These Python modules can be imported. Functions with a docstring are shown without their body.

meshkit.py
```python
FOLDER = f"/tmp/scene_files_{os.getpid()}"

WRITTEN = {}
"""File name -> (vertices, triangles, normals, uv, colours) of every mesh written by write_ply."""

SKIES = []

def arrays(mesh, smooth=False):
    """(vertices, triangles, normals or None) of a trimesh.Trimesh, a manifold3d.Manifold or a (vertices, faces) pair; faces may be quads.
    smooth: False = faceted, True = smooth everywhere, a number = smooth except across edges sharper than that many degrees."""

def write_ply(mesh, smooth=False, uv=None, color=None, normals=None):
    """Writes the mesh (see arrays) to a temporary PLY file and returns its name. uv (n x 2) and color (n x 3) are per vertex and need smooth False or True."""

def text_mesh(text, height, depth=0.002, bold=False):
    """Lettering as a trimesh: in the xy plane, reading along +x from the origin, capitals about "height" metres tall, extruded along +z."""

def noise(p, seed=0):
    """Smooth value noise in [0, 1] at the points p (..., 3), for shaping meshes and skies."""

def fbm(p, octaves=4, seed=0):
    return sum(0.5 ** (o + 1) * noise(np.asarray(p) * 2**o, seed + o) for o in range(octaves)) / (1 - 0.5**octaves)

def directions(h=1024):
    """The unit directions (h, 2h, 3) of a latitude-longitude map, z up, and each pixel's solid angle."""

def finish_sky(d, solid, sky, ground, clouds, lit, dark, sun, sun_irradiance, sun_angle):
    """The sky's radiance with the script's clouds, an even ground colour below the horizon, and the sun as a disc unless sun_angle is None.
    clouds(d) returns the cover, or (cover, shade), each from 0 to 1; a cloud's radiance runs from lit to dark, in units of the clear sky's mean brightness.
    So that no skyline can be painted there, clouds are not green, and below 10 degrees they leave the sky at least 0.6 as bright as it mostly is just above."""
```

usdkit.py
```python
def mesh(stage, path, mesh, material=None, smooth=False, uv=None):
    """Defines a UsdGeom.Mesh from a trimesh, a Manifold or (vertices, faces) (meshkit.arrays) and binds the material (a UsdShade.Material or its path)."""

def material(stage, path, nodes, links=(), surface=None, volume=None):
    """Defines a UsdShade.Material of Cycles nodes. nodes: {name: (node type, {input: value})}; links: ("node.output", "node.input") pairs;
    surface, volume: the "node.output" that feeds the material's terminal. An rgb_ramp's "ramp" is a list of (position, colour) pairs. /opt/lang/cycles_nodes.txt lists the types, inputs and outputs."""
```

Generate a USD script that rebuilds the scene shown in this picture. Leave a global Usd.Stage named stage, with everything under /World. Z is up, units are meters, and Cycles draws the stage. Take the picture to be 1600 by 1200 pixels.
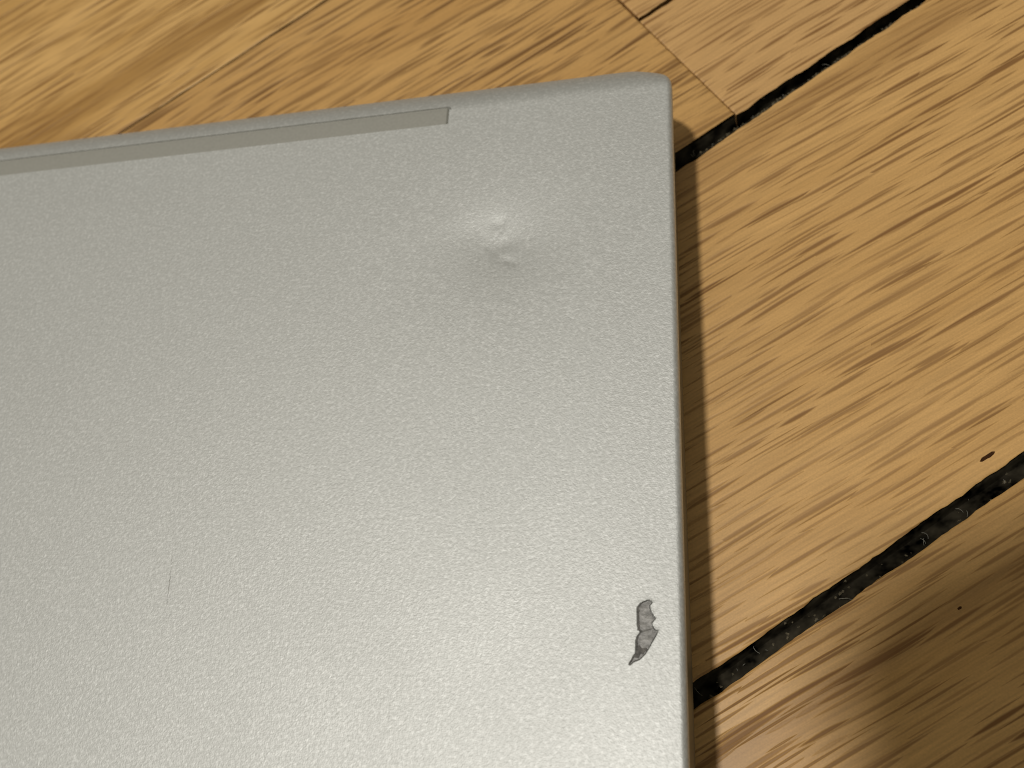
import math
import numpy as np
import trimesh, shapely.geometry as sg, shapely
import usdkit, meshkit
from pxr import Usd, UsdGeom, UsdLux, UsdShade, Sdf, Gf, Vt

stage = Usd.Stage.CreateInMemory()
UsdGeom.SetStageUpAxis(stage, 'Z')
UsdGeom.SetStageMetersPerUnit(stage, 1.0)
UsdGeom.Xform.Define(stage, '/World')
UsdGeom.Scope.Define(stage, '/World/Looks')
MM = 0.001
rng = np.random.default_rng(11)

# ------------------------------------------------------------------ camera, light, exposure
# rows: world x, y, z axes in camera space (right, image-down, forward); world x runs along the laptop's rear edge
RX = np.array([0.97307848, -0.0540929, -0.22403623])
RY = np.array([0.04401688, -0.91055668, 0.41103411])
RZ = np.array([-0.22623172, -0.40982983, -0.88366211])
R = np.stack([RX, RY, RZ])
right, down, fwd = R[:, 0], R[:, 1], R[:, 2]
CAM = np.array([0, 0, 133.0]) * MM
cam = UsdGeom.Camera.Define(stage, '/World/camera')
m = Gf.Matrix4d(*[float(v) for v in (*right, 0, *(-down), 0, *(-fwd), 0, *CAM, 1)])
cam.AddTransformOp().Set(m)
cam.CreateHorizontalApertureAttr(36.0)
cam.CreateVerticalApertureAttr(27.0)
cam.CreateFocalLengthAttr(36.0)
cam.CreateFStopAttr(30.0)
cam.CreateFocusDistanceAttr(0.128)
cam.CreateClippingRangeAttr(Gf.Vec2f(0.004, 100.0))
cam.CreateExposureAttr(0.0)

LAMP = np.array([-0.32, -0.10, 1.92])           # room lamp overhead, a little to the left
lamp = UsdLux.SphereLight.Define(stage, '/World/room_lamp')
lamp.CreateRadiusAttr(0.062)
lamp.CreateIntensityAttr(545.0)
lamp.CreateColorAttr(Gf.Vec3f(1.0, 0.972, 0.925))
lamp.AddTranslateOp().Set(Gf.Vec3d(*map(float, LAMP)))
dome = UsdLux.DomeLight.Define(stage, '/World/room_light')   # light that the room's walls and ceiling send back
dome_m = usdkit.material(stage, '/World/Looks/room_light', {   # brighter ceiling, dimmer walls
    't': ('texture_coordinate', {}), 'x': ('separate_xyz', {}),
    'r': ('rgb_ramp', {'ramp': [(0.0, (0.08, 0.072, 0.05)), (0.25, (0.14, 0.127, 0.09)), (0.5, (0.25, 0.23, 0.175)), (0.6, (0.33, 0.31, 0.245)), (1.0, (0.45, 0.43, 0.36))]}),
    'b': ('background_shader', {'strength': 0.70})},
    [('t.generated', 'x.vector'), ('x.z', 'r.fac'), ('r.color', 'b.color')], surface='b.background')
UsdShade.MaterialBindingAPI.Apply(dome.GetPrim()).Bind(dome_m)


# ------------------------------------------------------------------ helpers
used = {}


def path_of(parent, name):
    base = f'{parent}/{name}'
    n = used.get(base, 0)
    used[base] = n + 1
    return base if n == 0 else f'{base}_{n:03d}'


def tag(prim, **kw):
    for k, v in kw.items():
        if v is not None:
            prim.SetCustomDataByKey(k, v)
    return prim


def group(name, **kw):
    x = UsdGeom.Xform.Define(stage, path_of('/World', name))
    tag(x.GetPrim(), **kw)
    return str(x.GetPath())


def part(parent, name, mesh, mat, smooth=30, **kw):
    o = usdkit.mesh(stage, path_of(parent, name), mesh, mat, smooth=smooth)
    tag(o.GetPrim(), **kw)
    return str(o.GetPath())


def grid_mesh(P):
    """P (n, m, 3) points -> trimesh facing +z when axes are (x, y)."""
    n, k = P.shape[:2]
    idx = np.arange(n * k).reshape(n, k)
    a, b, c, d = idx[:-1, :-1].ravel(), idx[1:, :-1].ravel(), idx[1:, 1:].ravel(), idx[:-1, 1:].ravel()
    return trimesh.Trimesh(P.reshape(-1, 3), np.vstack([np.c_[a, b, c], np.c_[a, c, d]]), process=False)


def capped_grid(P, zb):
    """a heightfield closed with skirts down to zb and a flat bottom"""
    n, k = P.shape[:2]
    top = grid_mesh(P)
    idx = np.arange(n * k).reshape(n, k)
    loop = np.concatenate([idx[:, 0], idx[-1, 1:], idx[-2::-1, -1], idx[0, -2:0:-1]])
    V = P.reshape(-1, 3)
    lo = V[loop].copy()
    lo[:, 2] = np.minimum(zb, lo[:, 2] - 0.00005)
    t0 = len(V)
    L = len(loop)
    ii = np.arange(L)
    jj = (ii + 1) % L
    sk = np.vstack([np.c_[loop[ii], t0 + ii, t0 + jj], np.c_[loop[ii], t0 + jj, loop[jj]]])
    ctr = lo.mean(0)
    ctr[2] = zb
    bot = np.c_[t0 + jj, t0 + ii, np.full(L, t0 + L)]
    return trimesh.Trimesh(np.vstack([V, lo, ctr]), np.vstack([top.faces, sk, bot]), process=False)


def sstep(a, b, x):
    t = np.clip((x - a) / (b - a), 0, 1)
    return t * t * (3 - 2 * t)


# ------------------------------------------------------------------ materials
def wood(name, angle, off, light, mid, tick, many=1.0, blotch=0.3, warp=1.0, band=None):
    """oak: pores drawn out along the grain, finer fibres, broad growth bands. angle: grain direction in degrees.
    band: (where across the strip in mm, half width in mm, strength) of a browner growth band"""
    nodes = {
        'g': ('geometry', {}),
        'rot': ('mapping', {'mapping_type': 'point', 'rotation': (0, 0, -math.radians(angle)), 'location': (off[0], off[1], 0)}),
        'wsc': ('mapping', {'mapping_type': 'point', 'scale': (16, 45, 0)}),        # slow wander of the grain
        'wn': ('noise_texture', {'scale': 1.0, 'detail': 2.5}),
        'wsub': ('math', {'math_type': 'subtract', 'value2': 0.5}),
        'wmul': ('math', {'math_type': 'multiply', 'value2': 0.0045 * warp}),
        'wvec': ('combine_xyz', {'x': 0.0, 'z': 0.0}),
        'wadd': ('mix', {'mix_type': 'add', 'fac': 1.0}),
        # bands of many and of few pores
        'dm': ('mapping', {'mapping_type': 'point', 'scale': (9, 150, 0), 'location': (1.3, 2.1, 0)}),
        'dn': ('noise_texture', {'scale': 1.0, 'detail': 1.5}),
        'dr': ('map_range', {'range_type': 'smoothstep', 'from_min': 0.30, 'from_max': 0.58, 'to_min': 0.6, 'to_max': 1.0}),
        'pm': ('math', {'math_type': 'multiply', 'use_clamp': True}),
        # fibres
        'fm': ('mapping', {'mapping_type': 'point', 'scale': (90, 2300, 0)}),
        'fn': ('noise_texture', {'scale': 1.0, 'detail': 3.0, 'roughness': 0.65}),
        'fr': ('map_range', {'from_min': 0.3, 'from_max': 0.7, 'to_min': 0.85, 'to_max': 1.12}),
        # growth bands and brown blotches
        'bm': ('mapping', {'mapping_type': 'point', 'scale': (9, 110, 0), 'location': (5.7, 0.4, 0)}),
        'bn': ('noise_texture', {'scale': 1.0, 'detail': 3.0, 'roughness': 0.55}),
        'br': ('rgb_ramp', {'ramp': [(0.32, mid), (0.56, light), (0.8, tuple(1.03 * c for c in light))]}),
        'sm': ('mapping', {'mapping_type': 'point', 'scale': (30, 260, 0), 'location': (0.7, 9.4, 0)}),
        'sn': ('noise_texture', {'scale': 1.0, 'detail': 4.0, 'roughness': 0.6}),
        'sr': ('map_range', {'range_type': 'smoothstep', 'from_min': 0.58, 'from_max': 0.74, 'to_max': blotch}),
        'smix': ('mix_color', {'b': tuple(0.35 * a + 0.65 * b for a, b in zip(mid, tick))}),
        # speckle of the lacquered surface
        'kn': ('noise_texture', {'scale': 3800.0, 'detail': 2.0}),
        'kr': ('map_range', {'from_min': 0.25, 'from_max': 0.75, 'to_min': 0.92, 'to_max': 1.08}),
        'fk': ('math', {'math_type': 'multiply'}),
        'mulc': ('mix_color', {'blend_type': 'multiply', 'fac': 1.0, 'use_clamp': False}),
        'tickc': ('mix_color', {'b': tick}),
        'h': ('math', {'math_type': 'multiply', 'value2': -1.0}),
        'bump': ('bump', {'strength': 0.7, 'distance': 0.00010}),
        'rr': ('map_range', {'to_min': 0.40, 'to_max': 0.62}),
        'p': ('principled_bsdf', {'specular_ior_level': 0.4}),
    }
    links = [('g.position', 'rot.vector'), ('rot.vector', 'wsc.vector'), ('wsc.vector', 'wn.vector'), ('wn.fac', 'wsub.value1'),
             ('wsub.value', 'wmul.value1'), ('wmul.value', 'wvec.y'), ('rot.vector', 'wadd.color1'), ('wvec.vector', 'wadd.color2')]
    for a in 'dfbs':
        links += [('wadd.color', a + 'm.vector'), (a + 'm.vector', a + 'n.vector')]

    def M(n, t, v1=None, v2=None, v3=None, clamp=False):
        d = {'math_type': t}
        if clamp:
            d['use_clamp'] = True
        for i, v in enumerate((v1, v2, v3)):
            if isinstance(v, str):
                links.append((v, f'{n}.value{i + 1}'))
            elif v is not None:
                d[f'value{i + 1}'] = v
        nodes[n] = ('math', d)
        return n + '.value'

    # pores: one lens-shaped stroke in each drawn-out cell, of its own length, width and depth
    outs = []
    for k, (lx, ly, wd, loc, amp) in enumerate([(16.0, 1.9, 0.135, 0.0, 0.95), (11.0, 1.5, 0.125, 3.7, 0.65), (25.0, 2.5, 0.115, 8.1, 0.95)]):
        c = f'c{k}'
        nodes[c] = ('mapping', {'mapping_type': 'point', 'scale': (1000 / lx, 1000 / ly, 0), 'location': (loc, 2 * loc + 0.37, 0)})
        nodes[f'v{k}'] = ('voronoi_texture', {'dimensions': '2D', 'feature': 'f1', 'scale': 1.0, 'randomness': 0.95})
        nodes[f's{k}'] = ('vector_math', {'math_type': 'subtract'})
        nodes[f'x{k}'] = ('separate_xyz', {})
        nodes[f'r{k}'] = ('separate_color', {})
        links += [('wadd.color', c + '.vector'), (c + '.vector', f'v{k}.vector'), (c + '.vector', f's{k}.vector1'), (f'v{k}.position', f's{k}.vector2'),
                  (f's{k}.vector', f'x{k}.vector'), (f'v{k}.color', f'r{k}.color')]
        l = M(f'l{k}', 'multiply_add', f'r{k}.r', 0.42, 0.22)
        q = M(f'q{k}', 'divide', f'x{k}.x', l)
        q2 = M(f'qq{k}', 'multiply', q, q)
        w = M(f'w{k}', 'multiply_add', f'r{k}.g', wd * many, 0.55 * wd * many)
        ay = M(f'ay{k}', 'absolute', f'x{k}.y')
        e = M(f'e{k}', 'divide', ay, w)
        f1 = M(f'f1{k}', 'subtract', 1.0, q2)
        f2 = M(f'f2{k}', 'subtract', f1, e)
        nodes[f'm{k}'] = ('map_range', {'range_type': 'smoothstep', 'from_min': 0.0, 'from_max': 0.7})
        links.append((f2, f'm{k}.value'))
        am = M(f'am{k}', 'multiply_add', f'r{k}.b', 0.55 * amp, 0.55 * amp, clamp=True)
        outs.append(M(f'o{k}', 'multiply', f'm{k}.result', am))
    mx = M('mx1', 'maximum', outs[0], outs[1])
    mx = M('mx2', 'maximum', mx, outs[2])
    blot = 'sr.result'
    if band:
        nodes['bx'] = ('separate_xyz', {})
        nodes['brot'] = ('mapping', {'mapping_type': 'point', 'rotation': (0, 0, -math.radians(33.0))})
        links += [('g.position', 'brot.vector'), ('brot.vector', 'bx.vector')]
        t = M('bt', 'subtract', 'bx.y', band[0] * MM)
        t = M('btn', 'multiply_add', 'sn.fac', -2.2 * band[1] * MM, t)
        t = M('bto', 'add', t, 1.1 * band[1] * MM)
        t = M('bta', 'absolute', t)
        nodes['bmr'] = ('map_range', {'range_type': 'smoothstep', 'from_min': band[1] * MM, 'from_max': 0.15 * band[1] * MM, 'to_max': band[2], 'clamp': True})
        links.append((t, 'bmr.value'))
        fz = M('bfz', 'multiply', 'bmr.result', 'dr.result')
        blot = M('bmx', 'maximum', 'sr.result', fz)
    links += [('dn.fac', 'dr.value'), (mx, 'pm.value1'), ('dr.result', 'pm.value2'),
              ('fn.fac', 'fr.value'), ('bn.fac', 'br.fac'), ('sn.fac', 'sr.value'), (blot, 'smix.fac'), ('br.color', 'smix.a'),
              ('g.position', 'kn.vector'), ('kn.fac', 'kr.value'), ('kr.result', 'fk.value1'), ('fr.result', 'fk.value2'),
              ('smix.result', 'mulc.a'), ('fk.value', 'mulc.b'), ('mulc.result', 'tickc.a'), ('pm.value', 'tickc.fac'),
              ('tickc.result', 'p.base_color'), ('pm.value', 'h.value1'), ('h.value', 'bump.height'), ('bump.normal', 'p.normal'),
              ('pm.value', 'rr.value'), ('rr.result', 'p.roughness')]
    return usdkit.material(stage, '/World/Looks/' + name, nodes, links, surface='p.BSDF')


def simple(name, color, rough=0.5, metallic=0.0, nscale=None, namp=0.15, bump=None, spec=0.5):
    nodes = {'p': ('principled_bsdf', {'base_color': color, 'roughness': rough, 'metallic': metallic, 'specular_ior_level': spec})}
    links = []
    if nscale:
        nodes['g'] = ('geometry', {})
        nodes['n'] = ('noise_texture', {'scale': nscale, 'detail': 3.0})
        nodes['r'] = ('map_range', {'from_min': 0.3, 'from_max': 0.7, 'to_min': 1 - namp, 'to_max': 1 + namp})
        nodes['c'] = ('mix_color', {'blend_type': 'multiply', 'fac': 1.0, 'a': color, 'use_clamp': False})
        links += [('g.position', 'n.vector'), ('n.fac', 'r.value'), ('r.result', 'c.b'), ('c.result', 'p.base_color')]
        if bump:
            nodes['b'] = ('bump', {'strength': 1.0, 'distance': bump})
            links += [('n.fac', 'b.height'), ('b.normal', 'p.normal')]
    return usdkit.material(stage, '/World/Looks/' + name, nodes, links, surface='p.BSDF')


# silver paint with a fine orange-peel grain and flakes
silver = usdkit.material(stage, '/World/Looks/silver_paint', {
    'g': ('geometry', {}),
    'n1': ('noise_texture', {'scale': 2500.0, 'detail': 1.5, 'roughness': 0.5, 'distortion': 0.3}),
    'n2': ('noise_texture', {'scale': 5000.0, 'detail': 1.0}),
    'n2m': ('math', {'math_type': 'multiply', 'value2': 0.5}),
    'add': ('math', {'math_type': 'add'}),
    'b': ('bump', {'strength': 1.0, 'distance': 0.000028}),
    'n3': ('noise_texture', {'scale': 60.0, 'detail': 3.0}),
    'r3': ('map_range', {'from_min': 0.3, 'from_max': 0.7, 'to_min': 0.545, 'to_max': 0.575}),
    'fl': ('noise_texture', {'scale': 2300.0, 'detail': 1.0}),
    'flr': ('rgb_ramp', {'ramp': [(0.3, (0.50, 0.503, 0.482)), (0.55, (0.545, 0.548, 0.527)), (0.72, (0.62, 0.623, 0.602))]}),
    'p': ('principled_bsdf', {'metallic': 0.62, 'specular_ior_level': 0.5}),
}, [('g.position', 'n1.vector'), ('g.position', 'n2.vector'), ('g.position', 'n3.vector'), ('g.position', 'fl.vector'),
    ('n2.fac', 'n2m.value1'), ('n1.fac', 'add.value1'), ('n2m.value', 'add.value2'), ('add.value', 'b.height'), ('b.normal', 'p.normal'),
    ('n3.fac', 'r3.value'), ('r3.result', 'p.roughness'), ('fl.fac', 'flr.fac'), ('flr.color', 'p.base_color')], surface='p.BSDF')
strip_m = simple('strip_plastic', (0.33, 0.322, 0.285), 0.5, 0.15, 2600, 0.06, 0.00001)
base_m = simple('base_metal', (0.09, 0.08, 0.055), 0.45, 0.3, 1500, 0.06, 0.00001)
rubber_m = simple('rubber', (0.02, 0.02, 0.02), 0.7)
chip_m = simple('bare_metal', (0.21, 0.203, 0.19), 0.5, 0.2, 1600, 0.35, 0.0001)
chip_shade_m = simple('chip_shade', (0.105, 0.098, 0.088), 0.7, 0.0, 2500, 0.5)  # dark colour painted in for the shade of the chip's recess walls
scratch_m = simple('scratch_mark', (0.36, 0.355, 0.33), 0.6, 0.2, 3000, 0.3)
dirt_m = simple('gap_dirt', (0.026, 0.022, 0.015), 1.0, 0.0, 420, 1.2, None, 0.02)
grit_m = simple('grit', (0.12, 0.10, 0.065), 0.85, 0.0, 2500, 0.5, None, 0.1)
lint_m = simple('lint', (0.20, 0.19, 0.16), 0.9, 0.0, 2000, 0.4, None, 0.1)
sub_m = simple('subfloor', (0.012, 0.010, 0.008), 0.95, 0.0, 300, 0.4)
phone_m = simple('phone_body', (0.03, 0.03, 0.035), 0.4)
glass_m = simple('phone_glass', (0.01, 0.01, 0.01), 0.1)

W1 = wood('oak_pale', 29.8, (0.0, 0.0), (0.62, 0.365, 0.132), (0.56, 0.32, 0.108), (0.23, 0.105, 0.026), 1.2, 0.08, 0.55, (83.5, 4.5, 0.6))
W2 = wood('oak_broad', 30.8, (0.31, 0.12), (0.61, 0.36, 0.13), (0.51, 0.285, 0.09), (0.22, 0.1, 0.024), 1.2, 0.4, 0.6, (11.5, 3.5, 0.6))
W3 = wood('oak_busy', 31.0, (0.77, 0.43), (0.58, 0.335, 0.115), (0.52, 0.285, 0.09), (0.19, 0.088, 0.02), 1.7, 0.2)
W4 = wood('oak_pink', 31.5, (1.13, 0.71), (0.60, 0.355, 0.14), (0.54, 0.31, 0.116), (0.25, 0.115, 0.03), 1.25, 0.1)
W5 = wood('oak_yellow', 33.0, (1.71, 0.23), (0.67, 0.405, 0.145), (0.54, 0.305, 0.092), (0.24, 0.11, 0.022), 1.5, 0.35, 0.45, (171.5, 5.5, 1.0))

# ------------------------------------------------------------------ floor
TH = math.radians(34.5)
CU, SU = math.cos(TH), math.sin(TH)


def uv2xy(u, v):
    return u * CU - v * SU, u * SU + v * CU


floor = group('floor', kind='structure', label='oak parquet floor of pale strips with open dark gaps', category='floor')


def plank(u0, u1, v0, v1, mat, z=0.0, wob=0.12, fine=None, seed=0, tilt=0.0, label=None):
    """v0, v1: number or function of u. fine: the u-range built with fine ragged edges. mm"""
    f0 = v0 if callable(v0) else (lambda u: np.full_like(u, v0))
    f1 = v1 if callable(v1) else (lambda u: np.full_like(u, v1))
    if fine:
        us = np.concatenate([np.arange(u0, fine[0], 8.0), np.arange(fine[0], fine[1], 0.45), np.arange(fine[1], u1, 8.0), [u1]])
    else:
        us = np.linspace(u0, u1, 12)
    us = np.unique(np.concatenate([us, [u0 + 0.04, u0 + 0.12, u0 + 0.3, u1 - 0.04, u1 - 0.12, u1 - 0.3]]))
    d = np.array([0, 0.03, 0.09, 0.2, 0.4, 0.8])
    S = np.concatenate([d, [3, 8, 16]])
    a, b = f0(us), f1(us)
    if wob:
        q = lambda k, s: meshkit_noise(us * k, s)
        a = a + wob * (q(0.35, seed) + 0.45 * q(1.3, seed + 5))
        b = b + wob * (q(0.35, seed + 9) + 0.45 * q(1.3, seed + 13))
    w = b - a
    cols, zs = [], []
    du = np.minimum(us - u0, u1 - us)
    prof = lambda t: -0.14 * np.clip(1 - t / 0.3, 0, 1) ** 2.2
    S = S[S < 0.45 * float(w.min())]
    lines = [(s, 0) for s in S] + [(0, 0.5)] + [(s, 1) for s in S[::-1]]
    for s, side in lines:
        if side == 0:
            vv, dist = a + s, np.full_like(us, s)
        elif side == 1:
            vv, dist = b - s, np.full_like(us, s)
        else:
            vv, dist = (a + b) / 2, w / 2
        cols.append(vv)
        zs.append(z + prof(np.minimum(dist, du)) + tilt * (vv - (a + b) / 2))
    # edges undercut towards the back, as strips are milled
    cols = [a + 2.0, a + 0.9] + cols + [b - 0.9, b - 2.0]
    zs = [np.full_like(us, z - 7.9), np.full_like(us, z - 0.5)] + zs + [np.full_like(us, z - 0.5), np.full_like(us, z - 7.9)]
    V = np.stack(cols, 1)
    U = np.repeat(us[:, None], V.shape[1], 1)
    X, Y = uv2xy(U, V)
    P = np.stack([X, Y, np.stack(zs, 1)], 2) * MM
    return part(floor, 'plank', capped_grid(P, (z - 8.0) * MM), mat, smooth=40, label=label)


def meshkit_noise(x, seed):
    """smooth 1-D value noise in -1..1"""
    x = np.asarray(x, float) + 1000
    i = np.floor(x).astype(int)
    f = x - i
    h = lambda k: (np.modf(np.abs(np.sin((k * 127.1 + seed * 311.7)) * 43758.5453))[0]) * 2 - 1
    f = f * f * (3 - 2 * f)
    return h(i) * (1 - f) + h(i + 1) * f


g1lo = lambda u: np.interp(u, [45, 110], [84.7, 85.6])
g1p3 = lambda u: np.full_like(u, 87.9)
g1p4 = lambda u: np.interp(u, [60, 66, 110], [87.3, 87.4, 87.3])
g2hi = lambda u: np.interp(u, [0, 60, 78, 120], [20.9, 20.9, 20.75, 20.3])
g2lo = lambda u: np.full_like(u, 18.3)
plank(-190, 215, g2hi, g1lo, W1, 0.0, 0.16, (-5, 125), 1, label='wide pale strip between the two open gaps, with the laptop shadow on it')
plank(-150, 250, -46.0, g2lo, W2, 0.0, 0.13, (-5, 125), 2, label='strip below the lower gap, with broad brown figure')
plank(-330, 60.6, g1p3, 160.1, W3, -0.05, 0.06, (-60, 60), 3, label='busy grained strip behind the laptop')
plank(60.72, 365, g1p4, 113.9, W4, 0.0, 0.16, (61.3, 130), 4, label='narrow pinkish strip above the upper gap')
plank(61.0, 365, 114.6, 160.3, W4, 0.05, 0.12, (61.5, 130), 6, label='strip whose corner shows at the top edge')
plank(-310, 150, 160.40, 225.0, W5, 0.0, 0.07, (-80, 60), 5, label='yellowish strip with a dark brown band')
# the floor goes on beyond the picture
mats = [W1, W2, W3, W4, W5]
for r, v0 in enumerate([225.4, 290.2, 355.0, -110.8, -175.6, -240.4]):
    cut = [-420, -420 + 120 + 37 * (r * 5 % 7), -60 + 41 * (r * 3 % 5), 300 + 20 * (r % 3), 520]
    for k in range(len(cut) - 1):
        plank(cut[k] + 0.2, cut[k + 1] - 0.2, v0, v0 + 64.4, mats[(r * 2 + k) % 5], 0, 0)
for u0, u1, v0, v1 in [(-420, -190.4, 20.9, 84.7), (215.4, 520, 20.9, 85.0), (-420, -150.4, -46, 18.3), (250.4, 520, -46, 18.3),
                       (-420, -330.4, 87.9, 160.1), (365.4, 520, 87.9, 160.1), (-420, -310.4, 160.7, 225), (150.4, 520, 160.7, 225)]:
    plank(u0, u1, v0, v1, mats[int(abs(u0 + v0)) % 5], 0, 0)
sb = trimesh.creation.box([1.1, 1.1, 0.004])
sb.apply_translation([0.05, 0.07, -0.0105])
part(floor, 'subfloor', sb, sub_m)


def gap_bed(u0, u1, vlo, vhi, zlo, zhi, seed):
    """compacted dirt lying in an open gap: an uneven sheet, higher where more has gathered"""
    us = np.arange(u0, u1, 0.25)
    vs = np.linspace(vlo, vhi, 21)
    U, V = np.meshgrid(us, vs, indexing='ij')
    X, Y = uv2xy(U, V)
    pts = np.stack([X, Y, 0 * X], 2).reshape(-1, 3)
    n = np.asarray(meshkit.fbm(pts * 0.55 + seed)).reshape(U.shape)
    n2 = np.asarray(meshkit.fbm(pts * 1.9 + seed + 50)).reshape(U.shape)
    Z = zlo + (zhi - zlo) * sstep(0.75, 0.1, (V - vlo) / (vhi - vlo)) + 0.8 * n + 0.3 * n2
    far = sstep(vhi - 1.6, vhi - 1.0, V)                      # dirt raised under the upper strip's lip, its dark colour standing in for shade
    Z = np.minimum(Z * (1 - far) + (-0.85 + 0.15 * n2) * far, -0.6)
    return U, V, Z, grid_mesh(np.stack([X, Y, Z], 2) * MM)


def grains(parent, name, mat, U, V, Z, n, smin, smax, prob, seed):
    g = np.random.default_rng(seed)
    ms = []
    base = trimesh.creation.icosphere(1, 1.0)
    while len(ms) < n:
        i, j = g.integers(1, U.shape[0] - 1), g.integers(1, U.shape[1] - 1)
        if g.random() > prob(U[i, j], j / U.shape[1]):
            continue
        s = g.uniform(smin, smax) ** 1
        b = base.copy()
        b.vertices = b.vertices * (1 + 0.35 * g.normal(size=(len(b.vertices), 1))) * (s * g.uniform(0.6, 1.3, 3))
        b.apply_transform(trimesh.transformations.random_rotation_matrix(g.random(3)))
        x, y = uv2xy(U[i, j] + g.uniform(-.1, .1), V[i, j])
        b.apply_translation([x, y, Z[i, j] + 0.3 * s])
        b.apply_scale(MM)
        ms.append(b)
    part(parent, name, trimesh.util.concatenate(ms), mat, smooth=60, kind='stuff')


for (u0, u1, lo, hi, zl, zh, sd, pr) in [
        (-20, 130, 84.3, 88.9, -3.8, -1.0, 3, lambda u, t: (0.9 if t < 0.55 else 0.08) * (0.25 + 0.75 * (meshkit_noise(np.array([u * 0.3]), 4)[0] > -0.1)) * (u > 52)),
        (-20, 130, 17.9, 21.9, -3.6, -1.7, 8, lambda u, t: (0.8 if t < 0.5 else 0.2) * (0.2 + 0.8 * (meshkit_noise(np.array([u * 0.25]), 9)[0] > 0.0)))]:
    U, V, Z, gm = gap_bed(u0, u1, lo, hi, zl, zh, sd)
    part(floor, 'gap_dirt', gm, dirt_m, smooth=60, kind='stuff')
    grains(floor, 'grit', grit_m, U, V, Z, 420 if sd == 3 else 150, 0.06, 0.24, pr, sd + 1)
    # short fibres of lint caught in the gap
    g = np.random.default_rng(sd + 7)
    pts, cnt = [], []
    for k in range(46):
        i, j = g.integers(60, U.shape[0] - 1), g.integers(2, 13)
        x, y = uv2xy(U[i, j], V[i, j])
        a, ln = g.uniform(0, 6.28), g.uniform(0.4, 1.6)
        bend = g.normal() * 0.5
        for t in np.linspace(0, 1, 6):
            pts.append((x + ln * t * math.cos(a + bend * t), y + ln * t * math.sin(a + bend * t), Z[i, j] + 0.25 + 0.3 * math.sin(3.1 * t)))
        cnt.append(6)
    c = UsdGeom.BasisCurves.Define(stage, path_of(floor, 'lint'))
    c.CreateTypeAttr('linear')
    c.CreateCurveVertexCountsAttr(Vt.IntArray(cnt))
    c.CreatePointsAttr(Vt.Vec3fArray.FromNumpy((np.array(pts) * MM).astype(np.float32)))
    c.CreateWidthsAttr(Vt.FloatArray([0.00007] * len(pts)))
    c.SetWidthsInterpolation('vertex')
    UsdShade.MaterialBindingAPI.Apply(c.GetPrim()).Bind(lint_m)
    tag(c.GetPrim(), kind='stuff')

# small dark marks in the strips
knot_m = simple('knot_dark', (0.05, 0.02, 0.007), 0.7, 0.0, 1500, 0.5, None, 0.05)
for (u, v, l, w) in [(51.3, 22.95, 1.2, 0.26), (35.6, 10.3, 0.3, 0.16)]:
    a = np.linspace(0, 2 * np.pi, 22)[:-1]
    rr = 1 + 0.08 * np.random.default_rng(int(u)).normal(size=21)
    px_, py_ = u + l * np.cos(a) * rr, v + w * np.sin(a) * rr + 0.12 * np.cos(a) * l * -0.3
    kx, ky = uv2xy(px_, py_)
    kn = trimesh.creation.extrude_polygon(sg.Polygon(np.c_[kx, ky]).buffer(0), 0.06)
    kn.apply_translation([0, 0, -0.035])
    kn.apply_scale(MM)
    part(floor, 'knot', kn, knot_m, smooth=False)

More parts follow.
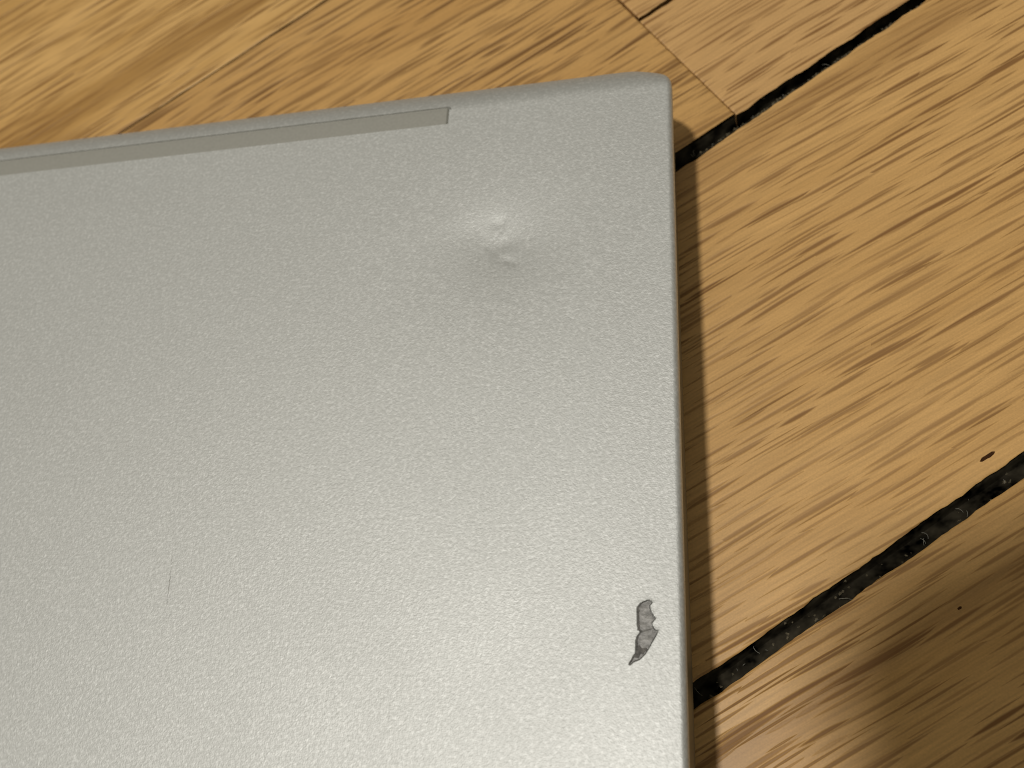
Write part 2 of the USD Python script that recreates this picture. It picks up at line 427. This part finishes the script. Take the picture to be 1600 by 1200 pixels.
# ------------------------------------------------------------------ laptop
laptop = group('laptop', label='closed silver laptop with a dented, chipped lid lying on the parquet', category='laptop')
LX0, LX1, LY0 = -322.0, -8.3, -112.0
LZ, RS, RR = 16.0, 0.8, 7.5
YR = 100.1                       # where the rear edge starts to roll down
LY1 = YR + RR
RC = 7.5                        # corners in plan


def rear_drop(y):
    t = np.clip((y - YR) / RR, 0, 1)
    return RR * (1 - np.sqrt(np.clip(1 - t * t, 0, 1)))


def side_drop(x):
    t = np.clip(np.maximum(x - (LX1 - RS), (LX0 + RS) - x) / RS, 0, 1)
    return RS * (1 - np.sqrt(np.clip(1 - t * t, 0, 1)))


def front_drop(y):
    t = np.clip(((LY0 + RS) - y) / RS, 0, 1)
    return RS * (1 - np.sqrt(np.clip(1 - t * t, 0, 1)))


SLOT = (-300.0, -41.2, 97.85, 101.0, 0.45)    # x0 x1 y0 y1 corner radius


def slot_sdf(x, y, grow=0.0):
    cx, cy = (SLOT[0] + SLOT[1]) / 2, (SLOT[2] + SLOT[3]) / 2
    hx, hy = (SLOT[1] - SLOT[0]) / 2 + grow, (SLOT[3] - SLOT[2]) / 2 + grow
    r = SLOT[4]
    qx, qy = np.abs(x - cx) - hx + r, np.abs(y - cy) - hy + r
    return np.hypot(np.maximum(qx, 0), np.maximum(qy, 0)) + np.minimum(np.maximum(qx, qy), 0) - r


chip_px = np.array([(335, 290), (350, 270), (380, 235), (420, 215), (490, 190), (530, 200), (550, 225), (510, 255), (515, 290), (545, 370),
                    (595, 430), (540, 490), (550, 530), (575, 565), (600, 590), (630, 585), (600, 650), (545, 730), (490, 820), (440, 890),
                    (360, 960), (310, 975), (270, 990), (248, 1010), (225, 1030), (212, 1022), (250, 960), (275, 920), (310, 880), (310, 800),
                    (315, 720), (330, 670), (385, 605), (350, 580), (340, 500), (340, 380)], float)
# outline of the chip on the lid, mm from its middle
chip = np.c_[(chip_px[:, 0] - 450) * 0.0078, -(chip_px[:, 1] - 600) * 0.0086] + (-12.75, 22.75)
chip_poly = sg.Polygon(chip).buffer(0.02).simplify(0.02)


def dent(x, y):
    """a knock near the rear corner: a shallow pointed hollow with two small pits along a crease"""
    dx, dy = x + 32.4, y - 76.0
    r = np.sqrt((dx / 1.25) ** 2 + dy ** 2 + 0.7)
    z = -0.9 * np.exp(-r / 5.8)
    edge = 1 / (1 + np.exp((x + 31.95 + 0.10 * (y - 79)) / 0.28))         # hollow breaks off sharply at its right side
    z = z - 0.085 * np.exp(-((x + 32.6) / 1.0) ** 2 / 2 - ((y - 79.7) / 0.75) ** 2 / 2) * edge
    z = z - 0.075 * np.exp(-((x + 36.0) / 2.6) ** 2 / 2 - ((y - 78.6 - 0.25 * (x + 36)) / 1.7) ** 2 / 2)
    z = z - 0.085 * np.exp(-((x + 30.9) / 0.75) ** 2 / 2 - ((y - 73.2 + 0.3 * (x + 31)) / 0.45) ** 2 / 2)
    z = z + 0.05 * np.exp(-((x + 31.2) / 1.2) ** 2 / 2 - ((y - 75.0) / 0.8) ** 2 / 2)
    # kinked crease running down from the hollow to the pit
    for (x0, y0), (x1, y1), d in [((-32.0, 80.6), (-32.4, 78.4), .016), ((-32.4, 78.4), (-34.4, 75.9), .02), ((-34.4, 75.9), (-31.2, 73.4), .016)]:
        t = np.clip(((x - x0) * (x1 - x0) + (y - y0) * (y1 - y0)) / ((x1 - x0) ** 2 + (y1 - y0) ** 2), 0, 1)
        z = z - d * np.exp(-(((x - x0 - t * (x1 - x0)) ** 2 + (y - y0 - t * (y1 - y0)) ** 2) / 0.32 ** 2))
    return z


def samples(parts):
    return np.unique(np.round(np.concatenate(parts), 4))


arc = np.sin(np.linspace(0, np.pi / 2, 9))
xs = samples([np.linspace(LX0 + RS, -125, 30), LX0 + RS - RS * arc, np.arange(-125, -46, 0.6), np.arange(-46, -38, 0.3), np.arange(-38, -28, 0.15), np.arange(-28, -20, 0.3), np.arange(-41.9, -40.6, 0.07),
              np.arange(-20, -16, 0.6), np.arange(-16, -10.5, 0.085), np.arange(-10.5, LX1 - RS, 0.3), LX1 - RS + RS * arc])
ys = samples([LY0 + RS - RS * arc, np.linspace(LY0 + RS, 0, 24), np.arange(0, 17.5, 0.8), np.arange(17.5, 27.5, 0.085), np.arange(27.5, 62, 0.8),
              np.arange(62, 71, 0.3), np.arange(71, 82, 0.15), np.arange(82, 90, 0.3), np.arange(90, 97, 0.7), np.arange(97.3, 101.7, 0.07), YR + RR * np.sin(np.linspace(0.25, np.pi / 2, 30))])
X, Y = np.meshgrid(xs, ys, indexing='ij')


def corner_map(X, Y, x0, x1, y0, y1, rc):
    X, Y = X.copy(), Y.copy()
    for sx, cx in ((1, x1 - rc), (-1, x0 + rc)):
        for sy, cy in ((1, y1 - rc), (-1, y0 + rc)):
            a, b = (X - cx) * sx / rc, (Y - cy) * sy / rc
            k = (a > 0) & (b > 0)
            ak, bk = a[k], b[k]
            X[k] = cx + sx * rc * ak * np.sqrt(1 - bk * bk / 2)
            Y[k] = cy + sy * rc * bk * np.sqrt(1 - ak * ak / 2)
    return X, Y


inside = shapely.contains_xy(chip_poly, X, Y)
near = (np.abs(X + 12.7) < 3.2) & (np.abs(Y - 22.7) < 6)
cdist = np.zeros_like(X)
cdist[near] = shapely.distance(chip_poly.exterior, shapely.points(np.c_[X[near], Y[near]]))
csd = np.where(inside, -cdist, np.where(near, cdist, 9.0))
Z0 = LZ - rear_drop(Y) - side_drop(X) - front_drop(Y)
Z = Z0 + dent(X, Y)
Z -= 0.55 * sstep(0.06, -0.06, slot_sdf(X, Y))
Z -= 0.30 * sstep(0.06, -0.05, csd) - 0.05 * np.exp(-np.clip(csd, 0, 9) / 0.12) * (csd > 0)     # chipped hole with a lifted lip
XM, YM = corner_map(X, Y, LX0, LX1, LY0, LY1, RC)
lid = part(laptop, 'lid', capped_grid(np.stack([XM, YM, Z], 2) * MM, 14.3 * MM), silver, smooth=32)

# strip let into the rear edge
sx = samples([np.linspace(-299.8, -125, 20), np.arange(-125, -41.9, 1.0), [-41.85, -41.75, -41.66]])
sy = np.linspace(SLOT[2] + 0.07, SLOT[3] - 0.02, 9)
SX, SY = np.meshgrid(sx, sy, indexing='ij')
SZ = LZ - rear_drop(SY) - 0.17 - 0.25 * sstep(-41.85, -41.66, SX)
part(laptop, 'rear_strip', capped_grid(np.stack([SX, SY, SZ], 2) * MM, (LZ - 1.2) * MM), strip_m, smooth=32)

# bare material showing in the chip: two flakes broke away, the lower one deeper at its tip
cx = np.arange(-16, -10.4, 0.09)
cy = np.arange(17.6, 27.2, 0.09)
CX, CY = np.meshgrid(cx, cy, indexing='ij')
keep = shapely.contains_xy(chip_poly.buffer(-0.02), CX, CY)
pts = np.stack([CX, CY, 0 * CX], 2).reshape(-1, 3)
nz = np.asarray(meshkit.fbm(pts * 1.3)).reshape(CX.shape)
ridge = np.abs((CY - 22.7) - 0.35 * (CX + 12.8))
CZ = LZ - 0.16 + 0.07 * nz + 0.05 * np.exp(-(ridge / 0.15) ** 2) - 0.05 * sstep(22.6, 19.5, CY)
gm = grid_mesh(np.stack([CX, CY, CZ], 2) * MM)
kf = keep.ravel()[gm.faces].all(1)
gm = trimesh.Trimesh(gm.vertices, gm.faces[kf], process=False)
gm.remove_unreferenced_vertices()
part(lid, 'paint_chip', gm, chip_m, smooth=60, label='grey patch where the silver paint has flaked off')

# recess shade put into dark colour along the broken edge of the paint, thicker at the left and at the lower tip
from shapely.affinity import translate
shade_poly = chip_poly.difference(translate(chip_poly.buffer(-0.04), 0.13, 0.09))
shade_poly = shade_poly.union(sg.Polygon([(-14.0, 21.2), (-13.7, 21.0), (-13.5, 21.25), (-13.2, 20.9), (-12.7, 20.95), (-12.4, 20.6), (-12.9, 20.55), (-13.05, 20.2), (-13.3, 20.35), (-13.6, 19.8), (-14.1, 19.9)]).intersection(chip_poly))
shade_poly = shade_poly.union(sg.Point(-13.6, 25.1).buffer(0.2, 5)).intersection(chip_poly.buffer(0.03))
for gp in getattr(shade_poly, 'geoms', [shade_poly]):
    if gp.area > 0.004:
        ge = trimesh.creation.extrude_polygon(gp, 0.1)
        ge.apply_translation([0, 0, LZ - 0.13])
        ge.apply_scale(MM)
        part(lid, 'chip_shade', ge, chip_shade_m, smooth=False)


def scratch(p0, p1, w, seed):
    g = np.random.default_rng(seed)
    t = np.linspace(0, 1, 14)
    x = p0[0] + (p1[0] - p0[0]) * t + 0.05 * g.normal(size=14)
    y = p0[1] + (p1[1] - p0[1]) * t
    ww = w * np.sin(np.pi * np.clip(t, 0.03, 0.97)) * g.uniform(0.5, 1.2, 14)
    L = np.stack([x - ww, y, np.full(14, LZ + 0.012)], 1)
    Rr = np.stack([x + ww, y, np.full(14, LZ + 0.012)], 1)
    Mid = np.stack([x, y, np.full(14, LZ + 0.02)], 1)
    part(lid, 'scratch', grid_mesh(np.stack([L, Mid, Rr], 0) * MM), scratch_m, smooth=60)


scratch((-74.0, 31.0), (-73.7, 27.0), 0.065, 1)
scratch((-73.7, 26.9), (-73.62, 25.9), 0.05, 2)
scratch((-74.1, 32.6), (-74.05, 31.2), 0.045, 3)
scratch((-113.2, 68.1), (-111.4, 68.0), 0.05, 4)

# lower half of the laptop, its side a touch inside the lid's
bx = samples([[LX0 + 0.3], np.linspace(LX0 + 6, LX1 - 6, 24), LX1 - 0.05 - 6 * (1 - arc), LX0 + 0.35 + 6 * (1 - arc)])
by = samples([np.linspace(LY0 + 6, 97, 24), LY0 + 6 - 6 * arc, 97 + 6 * arc])
BX, BY = np.meshgrid(bx, by, indexing='ij')
BXM, BYM = corner_map(BX, BY, bx[0], bx[-1], by[0], by[-1], 6.0)
top = np.stack([BXM, BYM, np.full_like(BX, 10.7)], 2)
n, k = BX.shape


def slab(zs_in):
    """stack of rounded outlines: (z, inset)"""
    idx = np.arange(n * k).reshape(n, k)
    loop = np.concatenate([idx[:, 0], idx[-1, 1:], idx[-2::-1, -1], idx[0, -2:0:-1]])
    o = top.reshape(-1, 3)[loop][:, :2]
    c0 = o.mean(0)
    nx = np.sign(o - c0)
    V, F = [], []
    half = np.array([(bx[-1] - bx[0]) / 2, (by[-1] - by[0]) / 2])
    for z, ins in zs_in:
        q = c0 + (o - c0) * ((half - ins) / half)
        V.append(np.c_[q, np.full(len(q), z)])
    L = len(o)
    ii = np.arange(L)
    jj = (ii + 1) % L
    for s in range(len(zs_in) - 1):
        A, B = s * L, (s + 1) * L
        F += [np.c_[A + ii, B + ii, B + jj], np.c_[A + ii, B + jj, A + jj]]
    V = np.vstack(V + [np.r_[c0, zs_in[0][0]][None], np.r_[c0, zs_in[-1][0]][None]])
    e = len(V)
    F += [np.c_[ii, jj, np.full(L, e - 2)], np.c_[(len(zs_in) - 1) * L + jj, (len(zs_in) - 1) * L + ii, np.full(L, e - 1)]]
    k_ = V[:, 0] > -100
    V[k_, 0] -= 0.55 * np.clip((V[k_, 1] - 8) / 92, 0, 1.1)      # the side draws in a little towards the hinge
    return trimesh.Trimesh(V * MM, np.vstack(F), process=False)


part(laptop, 'seam', slab([(14.4, 0.7), (13.3, 0.7)]), rubber_m)
part(laptop, 'base', slab([(13.55, 0.3), (13.35, 0.1), (12.9, 0.0), (4.2, 0.0), (3.2, 0.1), (2.2, 0.2), (1.4, 0.45), (1.1, 1.2)]), base_m, smooth=40)
for fx in (LX0 + 25, LX1 - 25):
    for fy in (LY0 + 16, 86):
        f = trimesh.creation.cylinder(6.0 * MM, 1.3 * MM, sections=32)
        f.apply_translation([fx * MM, fy * MM, 0.66 * MM])
        part(laptop, 'rubber_foot', f, rubber_m)

# ------------------------------------------------------------------ the phone that takes the picture (behind the lens; its shadow falls on the floor)
phone = group('phone', label='dark phone held above the floor, its soft shadow at the lower right', category='phone')
PR = math.radians(18)
pu = right * math.cos(PR) - down * math.sin(PR)
pv = -right * math.sin(PR) - down * math.cos(PR)
pc = CAM - fwd * 0.05


def phone_box(u0, u1, v0, v1, d0, d1, r):
    b = sg.box(u0 + r, v0 + r, u1 - r, v1 - r).buffer(r, 8)
    mm_ = trimesh.creation.extrude_polygon(b, d1 - d0)
    v = mm_.vertices
    mm_.vertices = pc + (v[:, :1] * pu + v[:, 1:2] * pv) * MM - fwd * ((v[:, 2:] + d0) * MM)
    return mm_


part(phone, 'phone_body', phone_box(-29, 118, -17, 56, 0, 7.5, 16), phone_m)
part(phone, 'phone_screen', phone_box(-27, 116, -15, 54, 7.6, 7.9, 15), glass_m)
